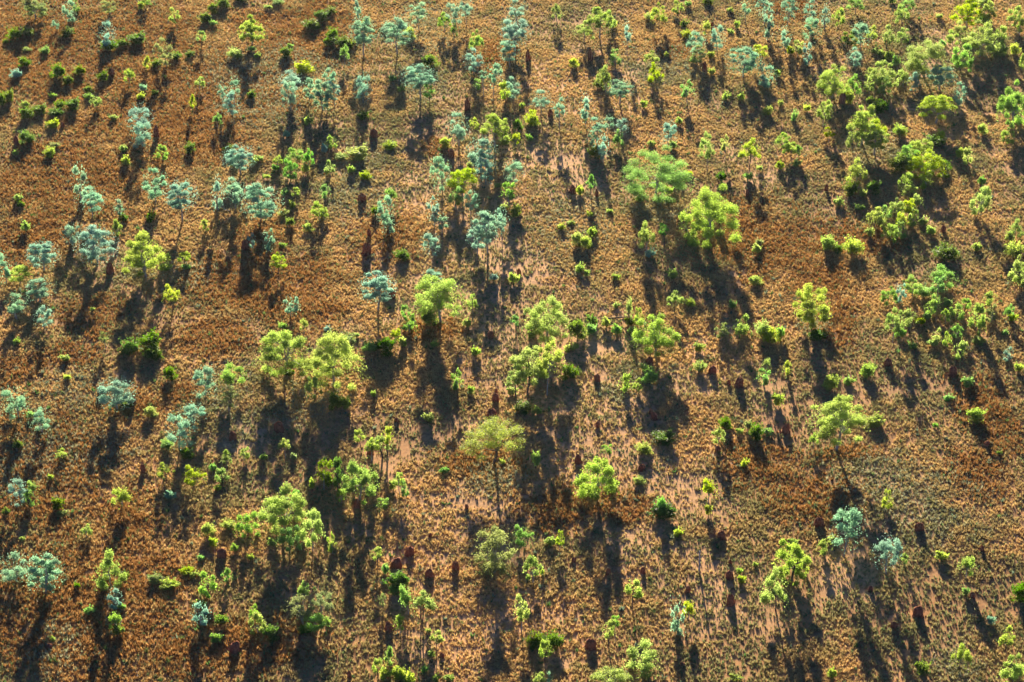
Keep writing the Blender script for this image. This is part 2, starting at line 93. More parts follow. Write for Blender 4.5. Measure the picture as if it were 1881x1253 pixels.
PATCH_RUST = [(70,860,110,140),(70,1110,130,120),(200,1180,150,70),(1820,760,60,80),(120,90,260,110),(330,200,200,110),(560,60,120,60),(120,330,140,80),(60,430,80,60),(480,520,150,60),(560,560,80,50),(400,620,60,40),(1540,600,38,45),(1400,440,120,70),(1500,520,80,50),(870,850,75,28),(1030,935,70,45),(1130,935,60,30),(1480,915,90,45),(1400,860,80,50),(1790,865,60,45),(1555,830,60,12),(330,1190,230,60),(230,960,60,60),(230,1080,120,70),(800,270,20,20),(905,100,40,30),(1240,95,40,20),(1440,10,60,30),(130,650,50,25),(40,680,50,30),(330,720,40,20),(720,430,60,40),(240,745,80,30),(800,610,50,20),(1600,440,60,30),(480,440,60,50),(170,580,60,40),(60,1180,140,60)]
PATCH_BARE = [(860,420,120,160),(1020,850,170,130),(860,1130,150,90),(750,370,70,90),(700,430,60,60),(1000,330,90,70),(950,300,50,50),(640,600,90,45),(1110,690,90,110),(1240,870,120,70),(960,490,60,40),(800,980,110,120),(1150,760,90,80),(1340,480,30,60),(1090,600,60,60),(900,620,60,60),(1050,150,90,70),(1180,150,60,60),(1530,130,30,25),(1740,60,60,40),(1710,220,60,50),(1560,270,20,20),(1760,410,60,40),(1320,670,90,70),(1180,1010,90,70),(1300,1080,120,80),(760,1080,50,50),(460,800,40,30),(600,770,30,50),(210,690,20,15),(1000,1130,80,80),(1560,1060,50,50),(1380,300,40,40),(720,560,40,50)]
PATCH_PALE = [(1195,380,65,26),(1605,265,55,30),(250,500,70,22),(1490,595,30,14),(590,650,30,20),(480,200,70,50),(510,120,120,40),(640,360,70,40),(690,290,50,25),(780,60,50,40),(560,740,80,40),(420,730,60,60),(1150,700,50,40),(900,880,60,30),(1060,420,80,60),(1660,900,110,60),(1720,970,90,50),(130,720,80,40),(330,500,50,30),(100,830,110,60),(100,1200,60,50),(1760,1220,50,40),(1230,120,60,40),(770,150,40,40)]
# ------------------------------------------------------------------ camera and the map from photo pixels to the ground
PW, PH, FPX = 1881.0, 1253.0, 4200.0
CAM_H, PITCH = 160.0, math.atan(2430.0/4200.0)
SP, CP = math.sin(PITCH), math.cos(PITCH)
def ray(px, py):
    a = px - PW/2; b = PH/2 - py
    return (a, FPX*CP + b*SP, b*CP - FPX*SP)
def on_ground(px, py, z=0.0):
    r = ray(px, py); k = (z-CAM_H)/r[2]
    return r[0]*k, r[1]*k
def mpp_at(Y, z=0.0):                       # metres per photo pixel at ground distance Y
    return (Y*CP + (CAM_H-z)*SP)/FPX
SUN_EL, SUN_AZ = math.radians(13), math.radians(-1.6)      # azimuth measured from +Y towards +X

# ------------------------------------------------------------------ smooth noise fields on the ground
class Noise:
    def __init__(s, cell, seed):
        s.c = cell; s.g = np.random.default_rng(seed).random((600, 600))
    def __call__(s, x, y):
        u = np.asarray(x)/s.c + 300; v = np.asarray(y)/s.c + 60
        u = np.clip(u, 1, 597); v = np.clip(v, 1, 597)
        i = u.astype(int); j = v.astype(int); a = u-i; b = v-j
        a = a*a*(3-2*a); b = b*b*(3-2*b); g = s.g
        return (g[i,j]*(1-a)+g[i+1,j]*a)*(1-b) + (g[i,j+1]*(1-a)+g[i+1,j+1]*a)*b
N30, N12, N5, N2, N1 = Noise(30,1), Noise(12,2), Noise(5,3), Noise(2,4), Noise(.9,5)
def ground_z(x, y):
    return 0.5*(N30(x,y)-.5) + .16*(N5(x,y)-.5) + .05*(N1(x,y)-.5)
def patch_field(lst, x, y):
    f = np.zeros(np.shape(x))
    wob = (N5(x,y)-.5)*1.1 + (N2(x,y)-.5)*.7
    for (px, py, rx, ry) in lst:
        X, Y = on_ground(px, py); m = mpp_at(Y); dep = math.atan2(CAM_H, Y)
        d = np.sqrt(((x-X)/(rx*m))**2 + ((y-Y)/(ry*m/math.sin(dep)))**2) + wob*.75
        f = np.maximum(f, np.clip((1.35-d)/.8, 0, 1)*.9)
    return f

# ------------------------------------------------------------------ materials
def material(name):
    m = bpy.data.materials.new(name); m.use_nodes = True
    nt = m.node_tree; nt.nodes.clear()
    out = nt.nodes.new('ShaderNodeOutputMaterial')
    return m, nt, out
def node(nt, kind, **kw):
    n = nt.nodes.new(kind)
    for k, v in kw.items():
        if k in n.inputs: n.inputs[k].default_value = v
        else: setattr(n, k, v)
    return n
def mix_col(nt, fac, a, b, mode='MIX'):
    n = nt.nodes.new('ShaderNodeMix'); n.data_type = 'RGBA'; n.blend_type = mode
    for i, v in ((0, fac), (6, a), (7, b)):
        if hasattr(v, 'links') or hasattr(v, 'is_linked'): nt.links.new(v, n.inputs[i])
        else: n.inputs[i].default_value = v if i == 0 else (*v, 1)
    return n.outputs[2]
def leaf_material(name, dif, tra, share, hue=.03, rough=.55, spec=.2):
    m, nt, out = material(name)
    at = node(nt, 'ShaderNodeAttribute', attribute_name='tone')
    oi = node(nt, 'ShaderNodeObjectInfo')
    def varied(c):
        hsv = nt.nodes.new('ShaderNodeHueSaturation')
        hsv.inputs['Color'].default_value = (*c, 1)
        mh = node(nt, 'ShaderNodeMapRange'); nt.links.new(oi.outputs['Random'], mh.inputs[0])
        mh.inputs[3].default_value = .5-hue; mh.inputs[4].default_value = .5+hue
        nt.links.new(mh.outputs[0], hsv.inputs['Hue'])
        ms = node(nt, 'ShaderNodeMath', operation='MULTIPLY_ADD'); nt.links.new(oi.outputs['Random'], ms.inputs[0]); ms.inputs[1].default_value = 7.31; ms.inputs[2].default_value = 0
        fr = node(nt, 'ShaderNodeMath', operation='FRACT'); nt.links.new(ms.outputs[0], fr.inputs[0])
        rs = node(nt, 'ShaderNodeMapRange'); nt.links.new(fr.outputs[0], rs.inputs[0]); rs.inputs[3].default_value = .93; rs.inputs[4].default_value = 1.1
        nt.links.new(rs.outputs[0], hsv.inputs['Saturation'])
        nt.links.new(at.outputs['Fac'], hsv.inputs['Value'])
        return hsv.outputs['Color']
    d = node(nt, 'ShaderNodeBsdfPrincipled'); nt.links.new(varied(dif), d.inputs['Base Color'])
    d.inputs['Roughness'].default_value = rough; d.inputs['Specular IOR Level'].default_value = spec
    t = node(nt, 'ShaderNodeBsdfTranslucent'); nt.links.new(varied(tra), t.inputs['Color'])
    mx = node(nt, 'ShaderNodeMixShader'); mx.inputs[0].default_value = share
    nt.links.new(d.outputs[0], mx.inputs[1]); nt.links.new(t.outputs[0], mx.inputs[2])
    nt.links.new(mx.outputs[0], out.inputs[0])
    return m
LEAF = {
 'b': leaf_material('blue_green_leaves', (.19,.33,.25), (.31,.56,.38), .58, .04, .55, .22),
 'g': leaf_material('green_leaves',      (.12,.19,.07), (.36,.60,.12), .58, .03),
 'y': leaf_material('lime_leaves',       (.14,.19,.05), (.47,.63,.13), .60, .014),
 'Y': leaf_material('yellow_green_leaves',(.13,.19,.02),(.54,.70,.06), .60, .008),
 'd': leaf_material('dark_green_leaves', (.05,.10,.02), (.20,.36,.03), .50, .02),
 'o': leaf_material('olive_leaves',      (.12,.15,.08), (.36,.46,.15), .52, .02),
}
def plain(name, c, c2, scale, rough=.85, bump=0):
    m, nt, out = material(name)
    tc = node(nt, 'ShaderNodeTexCoord'); nz = node(nt, 'ShaderNodeTexNoise', Scale=scale, Detail=4.0)
    nt.links.new(tc.outputs['Object'], nz.inputs['Vector'])
    rp = node(nt, 'ShaderNodeMapRange'); nt.links.new(nz.outputs['Fac'], rp.inputs[0])
    rp.inputs[1].default_value = .35; rp.inputs[2].default_value = .65
    col = mix_col(nt, rp.outputs[0], c, c2)
    b = node(nt, 'ShaderNodeBsdfPrincipled', Roughness=rough); nt.links.new(col, b.inputs['Base Color'])
    b.inputs['Specular IOR Level'].default_value = .2
    if bump:
        bp = node(nt, 'ShaderNodeBump', Strength=bump); nt.links.new(nz.outputs['Fac'], bp.inputs['Height'])
        nt.links.new(bp.outputs[0], b.inputs['Normal'])
    nt.links.new(b.outputs[0], out.inputs[0])
    return m
BARK_P = plain('pale_bark', (.42,.38,.32), (.28,.22,.17), 6)
BARK_D = plain('dark_bark', (.14,.10,.08), (.07,.05,.04), 6)
MOUND = plain('termite_clay', (.40,.13,.06), (.22,.07,.035), 5, .95, .5)
DEAD = plain('grey_dead_wood', (.45,.42,.38), (.25,.22,.2), 5)

# ------------------------------------------------------------------ mesh builders (numpy)
def mesh_from(name, V, F, tone=None, mat=None, smooth=False):
    """V (n,3); F (m,k) all faces of the same size."""
    V = np.asarray(V, np.float32); F = np.asarray(F, np.int32)
    me = bpy.data.meshes.new(name)
    me.vertices.add(len(V)); me.vertices.foreach_set('co', V.ravel())
    k = F.shape[1]
    me.loops.add(F.size); me.loops.foreach_set('vertex_index', F.ravel())
    me.polygons.add(len(F)); me.polygons.foreach_set('loop_start', np.arange(0, F.size, k, dtype=np.int32))
    if tone is not None:
        a = me.attributes.new('tone', 'FLOAT', 'FACE'); a.data.foreach_set('value', np.asarray(tone, np.float32))
    me.update(calc_edges=True); me.validate()
    if smooth: me.shade_smooth()
    if mat: me.materials.append(mat)
    return me
def leaves(P, size, rng, asp=2.2, flat=.0):
    """one bent leaf spray (a quad) per point P."""
    n = len(P)
    a = rng.normal(size=(n,3)); a[:,2] *= (1-flat); a /= np.linalg.norm(a, axis=1)[:,None]
    b = rng.normal(size=(n,3)); b -= (a*b).sum(1)[:,None]*a; b /= np.linalg.norm(b, axis=1)[:,None]
    s = size*(.6+.8*rng.random(n))[:,None]
    u = a*s*.5; v = b*s*.5/asp*1.5
    V = np.empty((n,4,3)); V[:,0] = P-u; V[:,1] = P-v; V[:,2] = P+u; V[:,3] = P+v
    return V.reshape(-1,3), np.arange(n*4).reshape(n,4)
def crown_mesh(name, seed, style, nclump, nleaf, size):
    """crown inside the unit box (x,y,z in -.5...5), made of leafy clumps with gaps between them."""
    rng = np.random.default_rng(seed)
    cs = []; tries = 0
    while len(cs) < nclump and tries < 4000:
        tries += 1
        p = rng.uniform(-1, 1, 3)
        r2 = np.linalg.norm(p)
        if r2 > 1 or r2 < .25: continue
        if style == 'dome':
            p[2] = abs(p[2])*1.5-.62
            if p[0]**2+p[1]**2 > .85: continue
            if p[2] < -.25 and p[0]**2+p[1]**2 < .16 and rng.random() < .6: continue
        elif style == 'flat':
            p[2] = abs(p[2])*.9-.2 - .5*(p[0]**2+p[1]**2)
        elif style == 'tall':
            p[0] *= .8; p[1] *= .8
        rr = rng.uniform(.17, .30)*(8/max(nclump,6))**.28
        if any(np.linalg.norm((p-c)*[1,1,.9]) < (rr+r)*.62 for c, r in cs): continue
        cs.append((p, rr))
    P = []; T = []
    tot = sum(r**2 for _, r in cs)
    for c, r in cs:
        k = max(8, int(nleaf*r*r/tot))
        d = rng.normal(size=(k,3)); d /= np.linalg.norm(d, axis=1)[:,None]
        low = d[:,2] < -.15
        d[low,2] *= .45
        q = c*(1-r) + d*r*(rng.random(k)**.45)[:,None]*[1,1,.8]
        q += rng.normal(size=(k,3))*r*.12
        P.append(q*.5); T.append(np.full(k, rng.uniform(.78,1.22))*rng.uniform(.9,1.1,k))
    # loose sprays between the clumps
    k = int(nleaf*.10); d = rng.normal(size=(k,3)); d /= np.linalg.norm(d, axis=1)[:,None]
    if style != 'tall': d[:,2] = np.abs(d[:,2])-.45
    P.append(d*(rng.random(k)**.4)[:,None]*.46); T.append(rng.uniform(.7,1.2,k))
    P = np.concatenate(P); T = np.concatenate(T)
    lo = np.percentile(P, 1, axis=0); hi = np.percentile(P, 99, axis=0)
    P = (P-(lo+hi)/2)/(hi-lo)
    V, F = leaves(P, size, rng)
    return mesh_from(name, V, F, T), [c*.5 for c, _ in cs]
def bush_mesh(name, seed, nclump, nleaf, size):
    """foliage that sits on the ground: z 0..1, x,y -.5...5."""
    rng = np.random.default_rng(seed)
    P = []; T = []
    for i in range(nclump):
        a = rng.uniform(0, 2*PI); rad = rng.random()**.6*.36
        r = rng.uniform(.12, .30)
        c = np.array([rad*math.cos(a), rad*math.sin(a), rng.uniform(.18, .75)*(1-.5*rad)])
        k = nleaf//nclump
        d = rng.normal(size=(k,3)); d /= np.linalg.norm(d, axis=1)[:,None]
        q = c + d*(rng.random(k)**.4)[:,None]*[r, r, r*1.15]
        q[:,2] = np.abs(q[:,2])
        P.append(q); T.append(np.full(k, rng.uniform(.8,1.2))*rng.uniform(.85,1.15,k))
    for i in range(nclump*2):                # upright sprays that break the outline
        a = rng.uniform(0, 2*PI); rad = rng.uniform(.1, .5); k = nleaf//nclump//5
        s0 = np.array([rad*.5*math.cos(a), rad*.5*math.sin(a), .3]); s1 = np.array([rad*math.cos(a), rad*math.sin(a), rng.uniform(.6, 1.05)])
        f = rng.random(k)[:,None]; P.append(s0*(1-f)+s1*f+rng.normal(size=(k,3))*.035); T.append(np.full(k, rng.uniform(.85,1.3)))
    P = np.concatenate(P); T = np.concatenate(T)
    lo = np.percentile(P, .5, axis=0); hi = np.percentile(P, 99.5, axis=0)
    P[:,:2] = (P[:,:2]-(lo[:2]+hi[:2])/2)/(hi[:2]-lo[:2]); P[:,2] = P[:,2]/hi[2]
    V, F = leaves(P, size, rng, 1.9)
    return mesh_from(name, V, F, T)
def tube(V, F, pts, rads, n=6):
    base = len(V)
    for i, p in enumerate(pts):
        q = np.array(pts[min(i+1, len(pts)-1)]) - np.array(pts[max(i-1, 0)])
        q = q/np.linalg.norm(q); a = np.cross(q, [0.3,1,.2]); a /= np.linalg.norm(a); b = np.cross(q, a)
        for k in range(n):
            t = 2*PI*k/n
            V.append(np.array(p)+rads[i]*(math.cos(t)*a+math.sin(t)*b))
    for i in range(len(pts)-1):
        for k in range(n):
            k2 = (k+1) % n
            F.append((base+i*n+k, base+i*n+k2, base+(i+1)*n+k2, base+(i+1)*n+k))
def trunk_mesh(name, seed, mat, rad=.02, stems=1, limbs=6, tips=None, hz=.5):
    """x,y in units of crown width, z in units of the height of the crown's middle (1 = middle of crown)."""
    rng = np.random.default_rng(seed)
    V = []; F = []
    for s in range(stems):
        off = np.array([rng.normal()*.03, rng.normal()*.03]) if stems > 1 else np.zeros(2)
        lean = rng.normal(size=2)*.05 + off*3
        pts = [(off[0]*.6, off[1]*.6, -.06)]; rads = [rad*1.35]
        ks = (.1, .3, .5, .66, .8)
        for k in ks:
            w = rng.normal(size=2)*.014
            pts.append((off[0]+lean[0]*k+w[0], off[1]+lean[1]*k+w[1], k)); rads.append(rad*(1.12-.45*k))
        tube(V, F, pts, rads)
        for l in range(max(2, limbs//stems)):
            st = np.array(pts[rng.integers(3, 6)])
            if tips and l < len(tips):
                e = np.array(tips[(l*stems+s) % len(tips)]); e = np.array([e[0]*.85, e[1]*.85, 1+e[2]*hz])
            else:
                a = rng.uniform(0, 2*PI); e = np.array([math.cos(a)*.3, math.sin(a)*.3, rng.uniform(.95, 1.25)])
            m = st*.5+e*.5 + rng.normal(size=3)*[.02,.02,.02]; m[2] -= .04
            tube(V, F, [st, m, e], [rad*.6, rad*.38, rad*.16], 5)
    return mesh_from(name, V, F, mat=mat, smooth=True)
def mound_mesh(name, seed):
    """termite mound, unit width, height 1: fluted column with buttresses and a lumpy top."""
    rng = np.random.default_rng(seed)
    V = []; F = []; n = 20; rows = 13
    ph = rng.uniform(0, 6.3, 6); px = rng.normal(size=2)*.08; flat = rng.uniform(.62, .95)
    for i in range(rows):
        t = i/(rows-1)
        r = .5*(1-.16*t) * (1 if t < .62 else math.sqrt(max(0, 1-((t-.62)/.385)**2)))
        r *= 1 + .22*max(0, .16-t)/.16
        for k in range(n):
            a = 2*PI*k/n
            f = 1+.10*math.sin(3*a+ph[0]+t*1.5)+.07*math.sin(5*a+ph[1]-t*2)+.05*math.sin(9*a+ph[2]+5*t)+rng.normal()*.025
            z = t*(1+.07*math.sin(2*a+ph[3])*t+.05*math.sin(4*a+ph[4])*t)
            V.append((r*f*math.cos(a)+px[0]*t, r*f*flat*math.sin(a)+px[1]*t, z-.04*(i==0)))
    for i in range(rows-1):
        for k in range(n):
            k2 = (k+1) % n; F.append((i*n+k, i*n+k2, (i+1)*n+k2, (i+1)*n+k))
    return mesh_from(name, V, F, mat=MOUND, smooth=True)

# prototypes: crowns come in three finenesses so that a leaf spray is always about a hand wide
def protos(tag, style, n, nclump, nleaf, size, seed):
    return [crown_mesh('crown_'+tag, seed+i, style, nclump+i % 3, nleaf, size) for i in range(n)]
CROWN = {
 ('s','g'): protos('small','dome',5,6,1600,.08,100), ('s','b'): protos('small_airy','tall',5,7,1450,.074,120),
 ('m','g'): protos('middle','dome',8,12,5200,.043,140), ('m','b'): protos('middle_airy','tall',8,13,4300,.041,160),
}
BUSH = {'s': [bush_mesh('bush_small', 300+i, 6, 850, .115) for i in range(5)],
        'm': [bush_mesh('bush_middle', 320+i, 10, 2600, .065) for i in range(6)]}
TRUNK = {}
for key, lst in CROWN.items():
    for i, (me, tips) in enumerate(lst):
        mat = BARK_D if (i % 2 and key[1] == 'g') else BARK_P
        TRUNK[key + (i,)] = trunk_mesh('trunk', 500+i, mat, .038 if key[0] == 's' else .027, 1+(i % 4 == 3), 5, tips, .5)
STEM = [trunk_mesh('stem', 600+i, BARK_D, .022, 3, 6, None) for i in range(3)]
MOUNDS = [mound_mesh('mound', 700+i) for i in range(9)]
_mcache = {}
def with_mat(me, key, col):
    """one copy of the mesh data per leaf colour"""
    k = (me.name, col)
    if k not in _mcache:
        c = me.copy(); c.materials.clear(); c.materials.append(LEAF[col]); _mcache[k] = c
    return _mcache[k]

# ------------------------------------------------------------------ read the census
things = []
for (ox, oy), text in CENSUS.items():
    for e in text.split(';'):
        q = e.split(); lm = None
        if q[-1].startswith('='): lm = q.pop()[1:]
        kind, col = q[0][0], q[0][1:] or ''
        v = [float(a) for a in q[1:]]
        u, vv, w, h = v[:4]; t = v[4] if len(v) > 4 else None
        s = 1/4.1775
        cx, cy, w, h = ox+u*s, oy+vv*s, w*s, h*s
        if kind == 'T':
            t = t*s*(1 if lm and (lm[0] == 'L' or lm in ('g53','g54','g56')) else 1.12); base = cy+t
        elif kind == 'D': base = cy+h
        elif kind == 'M': base = cy+h*.5-w*.2
        else: base = cy+h*.5-w*.22
        X0, Y = on_ground(cx, base)
        z0 = float(ground_z(X0, Y)); _, Y = on_ground(cx, base, z0)
        r = ray(cx, cy); X = r[0]/r[1]*Y; zc = CAM_H + r[2]/r[1]*Y - z0
        m = mpp_at(Y); dep = math.atan2(CAM_H, Y); W = w*m*(1.06 if kind != 'T' or w > 35 else .98); h *= 1.12
        if kind in 'TS' and cx > 1540 and (cy < 470 or 480 < cy < 700): W *= 1.18; h *= 1.1
        if kind == 'T':
            H = math.sqrt(max((h*m)**2 - (W*math.sin(dep)*.4)**2, (.5*W*math.cos(dep))**2))/math.cos(dep)
            if col == 'b': H *= 1.14; zc += H*.04
            if col != 'b' and W > 3.6 and lm not in ('L13','L15'): H *= 1.08
            if lm == 'L13': H *= .72
            if lm == 'L15': H *= .85
            zc = max(zc, H*.5+.1)
        else:
            H = max((h*m - W*math.sin(dep)*.42)/math.cos(dep), .42*W)
        things.append(dict(kind=kind, col=col, px=cx, py=cy, w=w, h=h, X=X, Y=Y, z0=z0, zc=zc, W=W, H=H, lm=lm, t=t))

# ------------------------------------------------------------------ words for the labels
COLW = {'b': 'pale blue-green', 'g': 'mid-green', 'y': 'lime-green', 'Y': 'yellow-green', 'd': 'dark green', 'o': 'dull olive'}
for a in things:
    k, W, ar = a['kind'], a['W'], a['H']/a['W']
    if k == 'T':
        if a['col'] == 'b': a['name'], a['cat'] = ('gum_tree', 'tree')
        elif W > 2.3: a['name'], a['cat'] = ('woodland_tree', 'tree')
        else: a['name'], a['cat'] = ('sapling', 'tree')
        size = 'small' if W < 2.1 else ('large' if W > 4 else '')
        shape = 'narrow' if ar > 1.35 else ('wide' if ar < .62 else '')
        noun = 'gum' if a['col'] == 'b' else ('sapling' if a['name'] == 'sapling' else 'tree')
        if noun == 'sapling': size = ''
        a['look'] = ' '.join(x for x in (size, shape, COLW[a['col']], noun) if x)
    elif k == 'S':
        a['name'] = 'bush' if a['col'] == 'd' else 'shrub'; a['cat'] = a['name']
        size = 'tiny' if W < 1.15 else ('large' if W > 2.3 else '')
        a['look'] = ' '.join(x for x in (size, COLW[a['col']], a['name']) if x)
    elif k == 'M':
        a['name'], a['cat'] = ('termite_mound', 'termite mound')
        size = 'tiny' if W < .75 else ('big' if W > 1.35 else '')
        a['look'] = ' '.join(x for x in (size, 'red termite mound') if x)
    else:
        a['name'], a['cat'], a['look'] = 'dead_tree', 'dead tree', 'dead tree'
marks = [a for a in things if a['lm'] in LANDMARK]
SECT = ['right of', 'below and right of', 'below', 'below and left of', 'left of', 'above and left of', 'above', 'above and right of']
ORD = ['', 'second ', 'third ', 'fourth ', 'fifth ', 'sixth ', 'seventh ', 'eighth ', 'ninth ', 'tenth ']
def sector(a, m):
    return int(((math.degrees(math.atan2(a['py']-m['py'], a['px']-m['px']))+22.5) % 360)//45)
used = set()
for a in things:
    if a['lm'] in LANDMARK: a['label'] = LANDMARK[a['lm']][1]; used.add(a['label']); continue
    if a['kind'] == 'D':
        a['label'] = 'bare dead pole of a tree with a thin straight shadow, lower right of centre'; continue
    best = None
    for m in marks:
        s = sector(a, m); d = math.hypot(a['px']-m['px'], a['py']-m['py'])
        closer = sum(1 for b in things if b is not a and b['look'] == a['look'] and b['lm'] not in LANDMARK and sector(b, m) == s and math.hypot(b['px']-m['px'], b['py']-m['py']) < d)
        if closer > 9: continue
        lab = f"{ORD[closer]}nearest {a['look']} {SECT[s]} {LANDMARK[m['lm']][0]}"
        n = len(re.findall(r"[A-Za-z'-]+", lab))
        if n > 16: continue
        cost = d*(1+.55*closer)
        if best is None or cost < best[0]: best = (cost, lab)
    a['label'] = best[1] if best else f"{a['look']} standing in open grass"
    if not best: print('NOLABEL', a['look'], a['px'], a['py'])
    used.add(a['label'])
GROUP = {'gum_tree': 'pale gums scattered over the plain', 'woodland_tree': 'green trees scattered over the plain', 'sapling': 'young trees scattered over the plain',
         'shrub': 'light shrubs scattered over the plain', 'bush': 'dark bushes scattered over the plain', 'termite_mound': 'red termite mounds scattered over the plain', 'dead_tree': None}

# ------------------------------------------------------------------ plant everything
def link(o, parent=None):
    C.objects.link(o)
    if parent is not None: o.parent = parent
    return o
def tag(o, a):
    o['label'] = a['label']; o['category'] = a['cat']; o['kind'] = 'thing'
    if GROUP[a['name']]: o['group'] = GROUP[a['name']]
rng = random.Random(5)
seedbig = 900
for a in things:
    W, H, zc, col = a['W'], a['H'], a['zc'], a['col']
    rz = rng.uniform(0, 2*PI)
    if a['kind'] == 'T':
        root = bpy.data.objects.new(a['name'], None); link(root); root.empty_display_size = .3
        root.location = (a['X'], a['Y'], a['z0']); tag(root, a)
        if W < 3.6: root.rotation_euler = (rng.uniform(-.07,.07), rng.uniform(-.09,.09), 0)
        st = 'b' if (col == 'b' or col == 'o') else 'g'
        if W > 3.6:
            seedbig += 41 if a['lm'] == 'L3' else 1
            style = 'flat' if H/W < .6 or a['lm'] == 'L13' else ('tall' if st == 'b' else 'dome')
            nl = int(min(36000, 3500+W*W*430)); nl = int(nl*(.6 if a['lm'] in ('L13','L16') else 1)); me, tips = crown_mesh('crown_large', seedbig, style, int(min(38, 12+W*3)), nl, .145/W)
            me.materials.append(LEAF[col])
            bark = BARK_D if a['lm'] in ('L13','L8','L18','L17') else BARK_P
            tr = trunk_mesh('trunk', seedbig, bark, .14/W if W < 5 else .17/W, 2 if a['lm'] in ('L1','L18') else 1, min(10, len(tips)), tips, H/zc*.9)
            rz = 0
        else:
            key = ('m' if W > 2.1 else 's', st); i = rng.randrange(len(CROWN[key]))
            me = with_mat(CROWN[key][i][0], key, col); tr = TRUNK[key+(i,)]
        c = bpy.data.objects.new('crown', me); link(c, root)
        c.location = (0, 0, zc); c.scale = (W*rng.uniform(.96,1.06), W*rng.uniform(.8,1.0), H); c.rotation_euler.z = rz
        t = bpy.data.objects.new('trunk', tr); link(t, root); t.scale = (W, W, zc); t.rotation_euler.z = rz
    elif a['kind'] == 'S':
        root = bpy.data.objects.new(a['name'], None); link(root); root.empty_display_size = .3
        root.location = (a['X'], a['Y'], a['z0']); tag(root, a)
        key = 'm' if W > 1.6 else 's'
        me = with_mat(rng.choice(BUSH[key]), key, col)
        f = bpy.data.objects.new('foliage', me); link(f, root); f.scale = (W, W*rng.uniform(.75,1), H); f.rotation_euler.z = rng.choice((0, PI, rz*.1))
        s = bpy.data.objects.new('stem', rng.choice(STEM)); link(s, root); s.scale = (W, W, H*.6); s.rotation_euler.z = rz
    elif a['kind'] == 'M':
        o = bpy.data.objects.new('termite_mound', rng.choice(MOUNDS)); link(o)
        o.location = (a['X'], a['Y'], a['z0']-.03); o.scale = (W, W*.92, H*1.05); o.rotation_euler.z = rng.uniform(-.5,.5) + (PI if rng.random() < .5 else 0); tag(o, a)
    else:
        V = []; F = []
        tube(V, F, [(0,0,-.2),(.03,.02,1.5),(-.02,.05,3.0),(.05,0,zc)], [.13,.11,.09,.05], 8)
        root = bpy.data.objects.new('dead_tree', None); link(root); root.location = (a['X'], a['Y'], a['z0']); tag(root, a)
        link(bpy.data.objects.new('trunk', mesh_from('trunk', V, F, mat=DEAD, smooth=True)), root)
        V = []; F = []
        tube(V, F, [(-.02,.05,zc*.6),(.25,.1,zc*.72),(.4,.1,zc*.8)], [.05,.035,.015], 5)
        link(bpy.data.objects.new('branch', mesh_from('branch', V, F, mat=DEAD, smooth=True)), root)
        V = []; F = []
        tube(V, F, [(0,.04,zc*.75),(-.25,0,zc*.85),(-.35,0,zc*.95)], [.04,.03,.012], 5)
        link(bpy.data.objects.new('branch', mesh_from('branch', V, F, mat=DEAD, smooth=True)), root)

for (px, py, ln, ang, lab) in ((411, 384, 2.6, -.75, 'bleached fallen log at the foot of a leaning narrow gum, upper left'),
                          (1134, 585, 3.2, .2, 'dark fallen branch lying between two tree clumps, right of centre'),
                          (606, 891, 1.4, .6, 'short white fallen log under two dark round trees, lower left of centre')):
    X, Y = on_ground(px, py); z = float(ground_z(X, Y))
    V = []; F = []
    tube(V, F, [(-ln/2,0,.10),(-ln*.2,.05,.14),(ln*.2,-.04,.15),(ln/2,.06,.2)], [.13,.12,.10,.06], 8)
    o = bpy.data.objects.new('fallen_log', None); link(o); o.location = (X, Y, z); o.rotation_euler.z = ang
    o['label'] = lab; o['category'] = 'log'; o['kind'] = 'thing'
    mt = BARK_D if 'dark' in lab else DEAD
    link(bpy.data.objects.new('trunk', mesh_from('log', V, F, mat=mt, smooth=True)), o)
    V = []; F = []
    tube(V, F, [(ln*.2,-.04,.15),(ln*.35,-.35,.3),(ln*.42,-.6,.4)], [.06,.04,.02], 6)
    link(bpy.data.objects.new('branch', mesh_from('branch', V, F, mat=mt, smooth=True)), o)

# ------------------------------------------------------------------ the ground: one sheet, fine where the photo looks, coarse to the horizon
def axis(lo, hi, step, far):
    mid = list(np.arange(lo, hi, step)); a = []; x = lo; s = step
    while x > -far: s *= 1.35; x -= s; a.append(x)
    b = []; x = mid[-1]; s = step
    while x < far: s *= 1.35; x += s; b.append(x)
    return np.array(a[::-1]+mid+b)
xs = axis(-110, 110, .8, 4000); ys = axis(150, 450, .8, 4000)
XX, YY = np.meshgrid(xs, ys, indexing='ij')
ZZ = ground_z(XX, YY)
V = np.stack([XX, YY, ZZ], -1).reshape(-1, 3)
nx, ny = len(xs), len(ys)
I = (np.arange(nx-1)[:,None]*ny + np.arange(ny-1)[None,:]).ravel()
F = np.stack([I, I+ny, I+ny+1, I+1], -1)
gm = mesh_from('ground', V, F, smooth=True)
x, y = V[:,0], V[:,1]
RU, BA, PA = patch_field(PATCH_RUST, x, y), patch_field(PATCH_BARE, x, y), patch_field(PATCH_PALE, x, y)
col = np.stack([RU, BA, PA, np.ones_like(RU)], -1).astype(np.float32)
ca = gm.attributes.new('cover', 'FLOAT_COLOR', 'POINT'); ca.data.foreach_set('color', col.ravel())
m, nt, out = material('red_soil')
at = node(nt, 'ShaderNodeAttribute', attribute_name='cover'); sep = node(nt, 'ShaderNodeSeparateColor'); nt.links.new(at.outputs['Color'], sep.inputs[0])
geo = node(nt, 'ShaderNodeNewGeometry')
n1 = node(nt, 'ShaderNodeTexNoise', Scale=.12, Detail=5.0, Roughness=.6); n2 = node(nt, 'ShaderNodeTexNoise', Scale=1.6, Detail=5.0, Roughness=.65); n3 = node(nt, 'ShaderNodeTexNoise', Scale=9.0, Detail=3.0)
